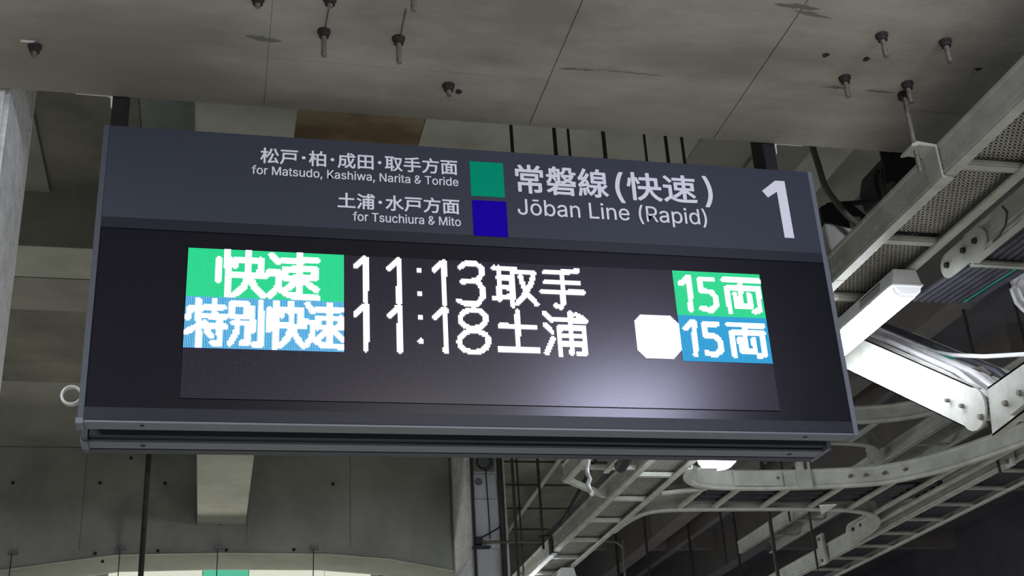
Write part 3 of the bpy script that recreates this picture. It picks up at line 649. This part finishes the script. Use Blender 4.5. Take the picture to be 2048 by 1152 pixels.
# --- ramp tray: lower length, hinge, rising length (brightly lit by the batten)
t3 = thing('cable_tray', 'brightly lit tray section sloping up from the right towards behind the lamp', 'tray', (2.75, 3.9, 1.45))
def rail_quad(X, top0, top1, bot0, bot1, y_ext=0.0, name='side_rail', thick=.005):
    A, Bq, C, D = px(*top0, X), px(*top1, X), px(*bot1, X), px(*bot0, X)
    d = (Bq - A).normalized(); e = (C - D).normalized()
    Bq = Bq + d * y_ext; C = C + e * y_ext
    mb = MB(); mb.prism([(A.y, A.z), (Bq.y, Bq.z), (C.y, C.z), (D.y, D.z)], 'x', X, X + thick)
    lo = D; l1 = C; mb.prism([(lo.y, lo.z), (l1.y, l1.z), (l1.y + .002, l1.z + .007), (lo.y + .002, lo.z + .007)], 'x', X, X + .034)
    ua = A; ub = Bq; mb.prism([(ua.y, ua.z), (ub.y, ub.z), (ub.y, ub.z - .007), (ua.y, ua.z - .007)], 'x', X, X + .028)
    return mb
XA, XB = 2.75, 3.10
rmp = rail_quad(XA, (1950, 775), (1740, 683), (1945, 862), (1735, 760), .25).build('sloping_rail', M['tray'], t3)
q0 = px(1950, 775, XA); q1 = px(1740, 683, XA); dirv = (q1 - q0).normalized()
# round hinge end
c0 = (px(1950, 775, XA) + px(1945, 862, XA)) / 2; rr = (px(1950, 775, XA) - px(1945, 862, XA)).length / 2
MB().prism([(c0.y + rr * math.cos(2 * PI * k / 24), c0.z + rr * math.sin(2 * PI * k / 24)) for k in range(24)], 'x', XA - .006, XA + .004).build('hinge_disc', M['tray'], t3)
lr = rail_quad(XA + .003, (1975, 775), (2095, 690), (1985, 872), (2105, 780), 1.2).build('lower_rail', M['tray'], t3)
e0 = px(2018, 790, XA); e1 = px(2090, 740, XA); e2 = px(2096, 775, XA); e3 = px(2026, 832, XA)
fr = MB().prism([(p.y, p.z) for p in (e0, e1, e2, e3)], 'x', XA - .012, XA + .004).build('recessed_plate', M['tray'], t3, bevel=.002)
for (u, v, r) in ((1900, 801, .009), (1929, 812, .010), (1967, 834, .013), (2017, 807, .013), (2046, 786, .013)):
    p = px(u, v, XA); MB().tube([(XA - .005, p.y, p.z), (XA - .022, p.y, p.z)], [r, r * .8], 8).build('bolt', M['boltm'], t3)
off = Vector((XB - XA, 0, 0))
D0 = px(1945, 862, XA); D1 = px(1735, 760, XA); dd = (D1 - D0).normalized()
MB().prism([(q.y, q.z) for q in (q0, q1 + dirv * .25, D1 + dd * .25, D0)], 'x', XB - .005, XB).build('sloping_rail', M['tray'], t3)
for k in range(1, 4):
    p = D0 + dd * (.10 + .33 * k); rung((XA + .006, p.y, p.z + .02), (XB - .006, p.y, p.z + .02), t3, .035, .02)
p = D0 + dd * .02
rung((XA + .006, p.y, p.z + .05), (XB - .006, p.y, p.z + .05), t3, .035, .02)
for k in range(2):
    rung((XA + .006, 2.9 + k * .5, 1.44), (XB - .006, 2.9 + k * .5, 1.44), t3, .035, .02)
for k in range(9):
    x = XA + .05 + k * .036; st = D0 + dd * .05; en = D0 + dd * 1.45; lift = .185 + .03 * math.sin(k * 2.3)
    pts = [(x, 2.0, 1.47), (x, 3.3, 1.465 + .01 * math.sin(k)), (x, st.y - .12, st.z + .05), (x, st.y + .1, st.z + lift + .06), (x + .01 * math.sin(k), (st.y + en.y) / 2, (st.z + en.z) / 2 + lift), (x, en.y, en.z + lift), (x, en.y + .8, en.z + lift + .02)]
    tag(MB().tube(pts, .0125 if k % 3 else .016, 8).build('cable', M['cable_grey'] if k % 4 != 2 else M['cable_dark']), 'grey cable rising in the bundle inside the sloping tray', 'cable', 'cables in the sloping tray')
pw = [py(*q, 0) if 0 else px(q[0], q[1], 3.0) for q in ((1765, 672), (1800, 688), (1850, 703), (1905, 713), (1970, 716), (2060, 711), (2150, 700))]
gw = thing('striped_cable', 'white and green cable hanging across the bundle in the sloping tray', 'cable', pw[0])
MB().tube([p + Vector((0, 0, .006)) for p in pw], .0095, 8).build('white_cable', M['cable_white'], gw)
MB().tube([p + Vector((-.004, 0, -.006)) for p in pw[:4]], .0075, 8).build('green_cable', M['cable_green'], gw)
tag(MB().tube([px(1890, 745, 2.9), px(1935, 742, 2.95), px(1965, 738, 3.0), px(1985, 748, 3.02)], .012, 8).build('rung_pipe', M['brownpipe']), 'dark pipe crossing inside the sloping tray near its hinge', 'pipe')

# --- tray 4 (crossing) and tray 5 (right), ladder type with swept corners
def smooth_path(pts, n=5):
    out = []
    P = [pts[0]] + pts + [pts[-1]]
    for i in range(1, len(P) - 2):
        for k in range(n):
            t = k / n; p0, p1, p2, p3 = [Vector(q) for q in P[i - 1:i + 3]]
            out.append(0.5 * ((2 * p1) + (p2 - p0) * t + (2 * p0 - 5 * p1 + 4 * p2 - p3) * t * t + (3 * p1 - p0 - 3 * p2 + p3) * t ** 3))
    out.append(Vector(P[-2])); return out
Z4 = 2.0
t4 = thing('ladder_tray', 'pale ladder tray crossing below the round lamp with swept corners', 'tray', (3.4, 7, Z4))
front = [(2.60, 6.45), (2.66, 6.66), (2.80, 6.80), (3.05, 6.84), (3.41, 6.82), (3.75, 6.76), (3.95, 6.68), (4.15, 6.45), (4.28, 6.15), (4.38, 5.85), (4.45, 5.55)]
fp = smooth_path([(x, y, Z4) for x, y in front])
cut = [0, len(fp) // 4, len(fp) // 2, len(fp) * 3 // 4, len(fp) - 1]
for a, b_ in zip(cut, cut[1:]):
    rail(fp[a:b_ + 1], t4, 1, .12, .034)
back = smooth_path([(x, y, Z4) for x, y in [(2.58, 7.9), (2.61, 7.55), (2.72, 7.38), (3.1, 7.34), (3.6, 7.33), (4.0, 7.36), (4.25, 7.5), (4.40, 7.8), (4.44, 8.2)]])
rail(back, t4, -1, .12, .034)
for (x, ya, yb) in ((2.83, 6.84, 7.33), (3.06, 6.87, 7.32), (3.38, 6.85, 7.31), (3.71, 6.79, 7.31), (4.0, 6.68, 7.33), (4.24, 6.35, 7.46), (4.38, 6.0, 7.8)):
    rung((x, ya, Z4 + .02), (x, yb, Z4 + .02), t4, .04, .022)
MB().bar((2.60, 6.98, Z4 + .01), (2.84, 6.86, Z4 + .01), .035, .02).build('brace', M['tray'], t4)
for (x, y) in ((3.02, 6.825), (3.12, 6.825), (3.20, 6.82), (3.28, 6.815), (4.02, 6.61), (3.92, 6.68), (3.82, 6.73), (3.73, 6.75)):
    MB().tube([(x, y + .02, Z4 + .06), (x, y - .012, Z4 + .06)], .010, 8).build('bolt', M['boltm'], t4)
MB().box(3.00, 3.31, 6.806, 6.815, Z4 + .012, Z4 + .10).build('splice_plate', M['tray'], t4)
p = [pz(u, v, Z4 - .012) for u, v in ((1638, 1011), (1673, 1009), (1643, 1028))]
MB().prism([(q.x, q.y) for q in p], 'z', Z4 - .016, Z4 - .008).build('gusset', M['cable_white'], t4)
cx_ = pz(1614, 972, Z4)
c4 = thing('rail_clamp', 'pale clamp bracket on the front rail of the crossing ladder tray', 'clamp', (cx_.x, 6.8, Z4), 'clamps holding the cable trays')
MB().box(cx_.x - .04, cx_.x + .04, 6.765, 6.805, Z4 - .01, Z4 + .155).build('clamp_plate', M['tray'], c4, bevel=.003)
MB().tube([(cx_.x, 6.75, Z4 + .10), (cx_.x, 6.75, 3.42)], .008, 8).build('threaded_rod', M['rod'], c4)
t5 = thing('ladder_tray', 'ladder tray running away at the lower right, carried by two clamps', 'tray', (4.5, 7, Z4))
for a, b_ in ((4.2, 5.65), (5.65, 7.55), (7.55, 8.0), (8.0, 10.9)):
    rail([(4.5, a, Z4), (4.5, b_ - .004, Z4)], t5, -1, .125, .034)
rail([(4.87, 4.2, Z4), (4.87, 10.9, Z4)], t5, 1, .125, .034)
for k in range(17):
    y = 4.6 + k * .375; rung((4.53, y, Z4 + .02), (4.86, y, Z4 + .02), t5, .03, .02)
splice(7.5, 8.05, 4.5, Z4, t5, [7.58, 7.68, 7.86, 7.96])
for (nm, u, v, du) in (('upper', 2020, 900, 0), ('lower', 1702, 1080, 0)):
    y = pz(u, v + 32, Z4).y if nm == 'lower' else 6.22
    y = {'upper': 6.25, 'lower': 8.72}[nm]
    c = thing('rail_clamp', 'upright clamp plate at the %s end of the lower right ladder tray' % nm, 'clamp', (4.48, y, Z4), 'clamps holding the cable trays')
    MB().box(4.466, 4.488, y - .05, y + .05, Z4 - .03, Z4 + .20).build('clamp_plate', M['tray'], c, bevel=.004)
    for dz in (.0, .16): MB().tube([(4.468, y, Z4 + dz), (4.452, y, Z4 + dz)], .012, 8).build('bolt', M['boltm'], c)
    MB().tube([(4.45, y + .07, 3.42), (4.45, y + .07, Z4 - .05)], .009, 8).build('threaded_rod', M['rod'], c)
for k in range(6):
    x = 4.56 + k * .05
    tag(MB().tube([(x, 4.3, Z4 + .05), (x + .01, 6.5, Z4 + .05), (x, 8.5, Z4 + .055), (x, 10.8, Z4 + .05)], .016, 6).build('cable', M['cable_dark']), 'dark cable lying in the lower right ladder tray', 'cable', 'dark cables of the lower right tray')
for k in range(4):
    y = 6.95 + k * .09
    tag(MB().tube([(2.9, y, Z4 + .05), (3.5, y + .03, Z4 + .05), (4.1, y, Z4 + .055), (4.4, y - .1, Z4 + .05)], .018, 6).build('cable', M['cable_dark']), 'dark cable lying in the crossing ladder tray', 'cable', 'dark cables of the crossing tray')
# round end cover where the trays meet
ec = thing('hinge_joint', 'rounded splice joint with bolts between the crossing and lower right trays', 'joint', (4.42, 8.1, Z4))
MB().prism(capsule(7.78, 8.25, Z4 + .08, .13, 0), 'x', 4.44, 4.452).build('joint_plate', M['tray'], ec)
for y in (7.9, 8.0, 8.12): MB().tube([(4.44, y, Z4 + .085), (4.425, y, Z4 + .085)], .014, 8).build('bolt', M['dark'], ec)

# --- upper deck of trays behind
Z6 = 2.5
t6 = thing('ladder_tray', 'dimmer upper ladder tray seen right of the board above the crossing tray', 'tray', (3.6, 7.2, Z6))
rail(smooth_path([(2.9, 7.05, Z6), (3.6, 7.05, Z6), (4.14, 7.0, Z6), (4.45, 6.8, Z6), (4.7, 6.4, Z6)]), t6, 1, .115, .034)
rail(smooth_path([(2.9, 7.5, Z6), (3.7, 7.5, Z6), (4.2, 7.5, Z6), (4.42, 7.62, Z6), (4.52, 7.9, Z6)]), t6, -1, .115, .034)
for x in (3.1, 3.45, 3.8, 4.16): rung((x, 7.08, Z6 + .02), (x, 7.49, Z6 + .02), t6, .04, .022)
t7 = thing('ladder_tray', 'dimmer upper tray running away above the lower right ladder tray', 'tray', (4.9, 8, Z6))
rail([(4.62, 5.6, Z6), (4.62, 10.6, Z6)], t7, -1, .115, .034)
rail([(4.95, 5.6, Z6), (4.95, 10.6, Z6)], t7, 1, .115, .034)
for k in range(9): rung((4.66, 6 + k * .5, Z6 + .02), (4.94, 6 + k * .5, Z6 + .02), t7, .03, .02)
for (x, y) in ((4.58, 6.0), (4.58, 9.4), (3.3, 6.98)):
    tag(MB().tube([(x, y, 3.45), (x, y, Z6 - .02)], .009, 8).build('hanger_rod', M['rod']), {4.58: 'thin rod carrying the upper right tray', 3.3: 'thin rod carrying the front rail of the upper ladder tray'}[x] + (', nearer one' if y < 7 else ', farther one'), 'rod')

# --- small branch tray left of tray 1, below the board
t8 = thing('branch_tray', 'short pale branch tray with bolts left of the long tray, just below the board', 'tray', (1.9, 6.4, TZ))
rail([(1.93, 5.2, TZ), (1.93, 6.75, TZ)], t8, -1, .12, .03)
rail([(2.14, 5.2, TZ), (2.14, 6.55, TZ)], t8, 1, .12, .03)
for y in (5.4, 5.9, 6.5): rung((1.95, y, TZ + .02), (2.285, y, TZ + .02), t8, .04, .022)
for y in (6.0, 6.12): MB().tube([(1.93, y, TZ + .06), (1.915, y, TZ + .06)], .013, 8).build('bolt', M['boltm'], t8)
MB().bar((1.93, 6.75, TZ + .03), (2.28, 7.1, TZ + .03), .03, .03).build('brace', M['tray'], t8)
a = [px(u, v, 1.90) for u, v in ((1178, 918), (1174, 935), (1175, 948), (1180, 958), (1176, 968), (1179, 980), (1184, 988))]
tag(MB().tube(a, .012, 8).build('cable_coil', M['cable_white']), 'white wavy cable end hanging beside the short branch tray', 'cable')
a = [px(u, v, 2.15) for u, v in ((1262, 900), (1252, 918), (1240, 934))]
tag(MB().tube(a, .035, 8).build('cable_sleeve', M['black']), 'black cable sleeve between the branch tray and the long tray', 'sleeve')

# ================================================================== BLACK FITTINGS BEHIND THE NEAR TRAY
YB = 4.35
def yprism(name, pts, y0, y1, m, parent, bevel=.004):
    P = [py(u, v, y0) for u, v in pts]
    return MB().prism([(p.x, p.z) for p in P], 'y', y0, y1).build(name, M[m], parent, bevel=bevel)
sp = thing('loudspeaker', 'black loudspeaker box behind the clamp of the near tray', 'speaker', (2.95, YB, 2.8))
yprism('speaker_box', [(1768, 312), (1782, 302), (1866, 306), (1874, 334), (1830, 372), (1775, 378), (1764, 345)], YB, YB + .22, 'black', sp)
p0 = py(1760, 298, YB); p1 = py(1776, 372, YB)
MB().tube([(p0.x, YB - .02, 3.28), (p0.x + .005, YB - .02, p0.z), (p1.x, YB - .02, p1.z)], .021, 10).build('stem', M['black'], sp)
MB().tube([py(1772, 372, YB - .02), py(1778, 402, YB - .02)], .024, 10).build('grey_connector', M['brownpipe'], sp)
cf = [py(u, v, YB - .03) for u, v in ((1756, 342), (1751, 352), (1752, 372), (1760, 400), (1740, 404), (1695, 407), (1655, 410))]
tag(MB().tube(cf, .0115, 8).build('bent_conduit', M['black']), 'black bent conduit linking the loudspeaker and the junction box', 'conduit')
jb = thing('junction_box', 'black box right of the board beside the numeral, under the conduit', 'box', (2.62, YB, 2.5))
yprism('box_body', [(1642, 412), (1660, 405), (1700, 403), (1745, 440), (1735, 462), (1700, 455), (1648, 442)], YB - .08, YB + .16, 'black', jb)
pipe = [py(1622, 270, 4.1), py(1626, 296, 4.1), py(1638, 335, 4.1), py(1650, 372, 4.1), py(1672, 404, 4.1), py(1702, 438, 4.1), py(1735, 460, 4.1), py(1790, 470, 4.1)]
pipe = [Vector((pipe[0].x, 4.1, 3.28))] + pipe
tag(MB().tube(smooth_path(pipe, 4), .0135, 10).build('bent_pipe', M['brownpipe']), 'bent grey-brown pipe dropping from the ceiling behind the right end of the board', 'pipe')
bp = thing('bracket_plate', 'pale bracket plate between the board end and the near tray', 'bracket', (2.5, 4.2, 2.2))
yprism('plate', [(1650, 446), (1702, 456), (1735, 478), (1700, 500), (1662, 500)], 4.2, 4.24, 'tray', bp)
MB().box(2.54, 2.57, 4.2, 4.24, 2.124, 2.40).build('foot', M['tray'], bp)

# ================================================================== COLUMN WITH PIPES BELOW THE BOARD
YC = 8.5
pil = struct(MB().prism([(1.71, 3.2), (1.71, 1.98), (1.50, 1.7), (1.50, -1.6), (2.0, -1.6), (2.0, 3.2)], 'y', YC, YC + .5).build('wall_column', M['plaster'], bevel=.01))
pil.name = 'trim_21'
for (z0, z1, m, d) in ((2.60, 3.19, 'slab_blue', .008), (2.40, 2.575, 'pale', .02), (2.10, 2.395, 'pale', .014), (1.2, 2.04, 'pale', .014)):
    MB().box(1.765, 1.925, YC - d, YC + .01, z0, z1).build('cover_panel', M[m], pil, bevel=.002)
c = MB().tube([(1.80, YC - .021, 2.52), (1.80, YC - .0225, 2.52)], .028, 16).build('knockout_disc', M['frame'], pil)
for (nm, x, r, lab) in (('l', 1.752, .011, 'thin dark vertical pipe on the left of the grey column panels'), ('r', 1.955, .021, 'thicker dark vertical pipe on the right of the grey column panels')):
    tag(MB().tube([(x, YC - .03, 3.2), (x, YC - .03, -1.6)], r, 10).build('vertical_pipe', M['rod']), lab, 'pipe')
coil = thing('cable_coil', 'black cable coiled in a loop at the top of the grey column', 'cable', (1.83, YC - .04, 2.66))
torus(1.845, YC - .045, 2.655, .055, .0045, depth=1.5).build('loop', M['black'], coil, smooth=True)
torus(1.838, YC - .050, 2.658, .046, .004, depth=1.5).build('loop', M['black'], coil, smooth=True)
MB().tube([(1.835, YC - .04, 2.71), (1.825, YC - .03, 3.19)], .004, 6).build('lead', M['black'], coil)
MB().tube([(1.85, YC - .045, 2.605), (1.86, YC - .035, 2.3), (1.862, YC - .03, 2.11)], .004, 6).build('lead', M['black'], coil)
jx = thing('junction_box', 'small black junction box at the foot of the grey column panels', 'box', (1.78, YC - .05, 2.09))
MB().box(1.755, 1.80, YC - .075, YC, 2.065, 2.115).build('box_body', M['black'], jx, bevel=.003)
MB().box(1.735, 1.86, YC - .06, YC, 2.046, 2.056).build('shelf', M['black'], jx)
MB().tube([(1.79, YC - .06, 2.11), (1.85, YC - .055, 2.14), (1.935, YC - .05, 2.19)], .006, 6).build('lead', M['black'], jx)
tag(MB().tube([(1.80, YC - .05, 2.083), (2.24, YC - .05, 2.083)], .009, 8).build('horizontal_pipe', M['brownpipe']), 'short horizontal pipe running right from the small junction box', 'pipe')

# rods and pipes around it
def vrod(u, v, Y, z0, z1, r, lab, m='rod', cat='rod', name='hanger_rod'):
    p = py(u, v, Y); return tag(MB().tube([(p.x, Y, z0), (p.x, Y, z1)], r, 8).build(name, M[m]), lab, cat)
vrod(1030, 1030, 8.2, 3.2, .8, .010, 'dark hanging rod right of the grey column')
vrod(1038, 1000, 9.0, 3.2, 1.9, .006, 'thin dark rod just right of the dark hanging rod beside the column')
vrod(291, 1010, 8.0, 2.97, .8, .017, 'dark vertical pipe in front of the concrete wall at the lower left', 'rod', 'pipe', 'vertical_pipe')
vrod(1447, 1080, 11.0, 3.45, 2.5, .012, 'thin rod hanging in the dark hall, left of the pair')
vrod(1472, 1070, 11.5, 3.45, 2.5, .012, 'thin rod hanging in the dark hall, right of the pair')
vrod(1547, 1090, 9.0, 3.45, .8, .016, 'long dark blue pipe hanging between the lower ladder trays')
vrod(1536, 925, 7.8, 3.45, 2.3, .008, 'short rod behind the rear board near the round lamp')
vrod(1290, 1060, 12.0, 3.45, 1.0, .014, 'far rod hanging below the long tray')
vrod(1235, 1120, 13.0, 3.3, 1.0, .016, 'farther rod at the bottom centre, behind the long tray')
vrod(1380, 1090, 12.6, 3.45, 1.0, .014, 'far rod between the sloping far beams')
a, b_ = py(1188, 925, 7.6), py(1120, 1052, 7.6)
a = b_ + (a - b_) * ((3.22 - b_.z) / (a.z - b_.z))
dg_ = tag(MB().tube([a, b_], .010, 8).build('brace_rod', M['rod']), 'dark slanting brace rod behind the long tray', 'rod')
a, b_ = pz(1135, 905, 3.12), pz(1008, 1080, 3.12)
tag(MB().tube([(a.x, a.y, 3.15), (b_.x, b_.y, 3.15)], .020, 8).build('ceiling_conduit', M['slab_light']), 'pale conduit running along the ceiling between column and tray', 'conduit')
a = [py(u, v, 10.5) for u, v in ((1210, 1082), (1232, 1084), (1247, 1098), (1250, 1118), (1250, 1150))]
a = [a[0] + Vector((-0.25, 0, 0.0)), a[0] + Vector((-.1, 0, 0))] + a + [Vector((a[-1].x, 10.5, -1.58))]
tag(MB().tube(smooth_path(a, 4), .012, 8).build('bent_conduit', M['brownpipe']), 'grey bent conduit curving down below the long tray', 'conduit')
# little wire brackets on the wall
for k, (u, v, lab) in enumerate(((27, 1107, 'small bracket with wire at the far left of the arched wall edge'), (243, 1098, 'small bracket with wire left of the dark vertical pipe'), (438, 1096, 'small bracket with wire under the concrete rib'), (629, 1097, 'small bracket with wire right of the concrete rib'))):
    p = py(u, v, 9.18); t = thing('wire_bracket', lab, 'bracket', (p.x, 9.18, p.z), 'wire brackets on the arched wall')
    MB().box(p.x - .030, p.x + .030, 9.15, 9.19, p.z - .008, p.z + .008).build('bracket_plate', M['frame'], t)
    MB().tube([(p.x - .008, 9.16, p.z), (p.x - .012, 9.16, p.z - .9)], .004, 6).build('wire', M['rod'], t)
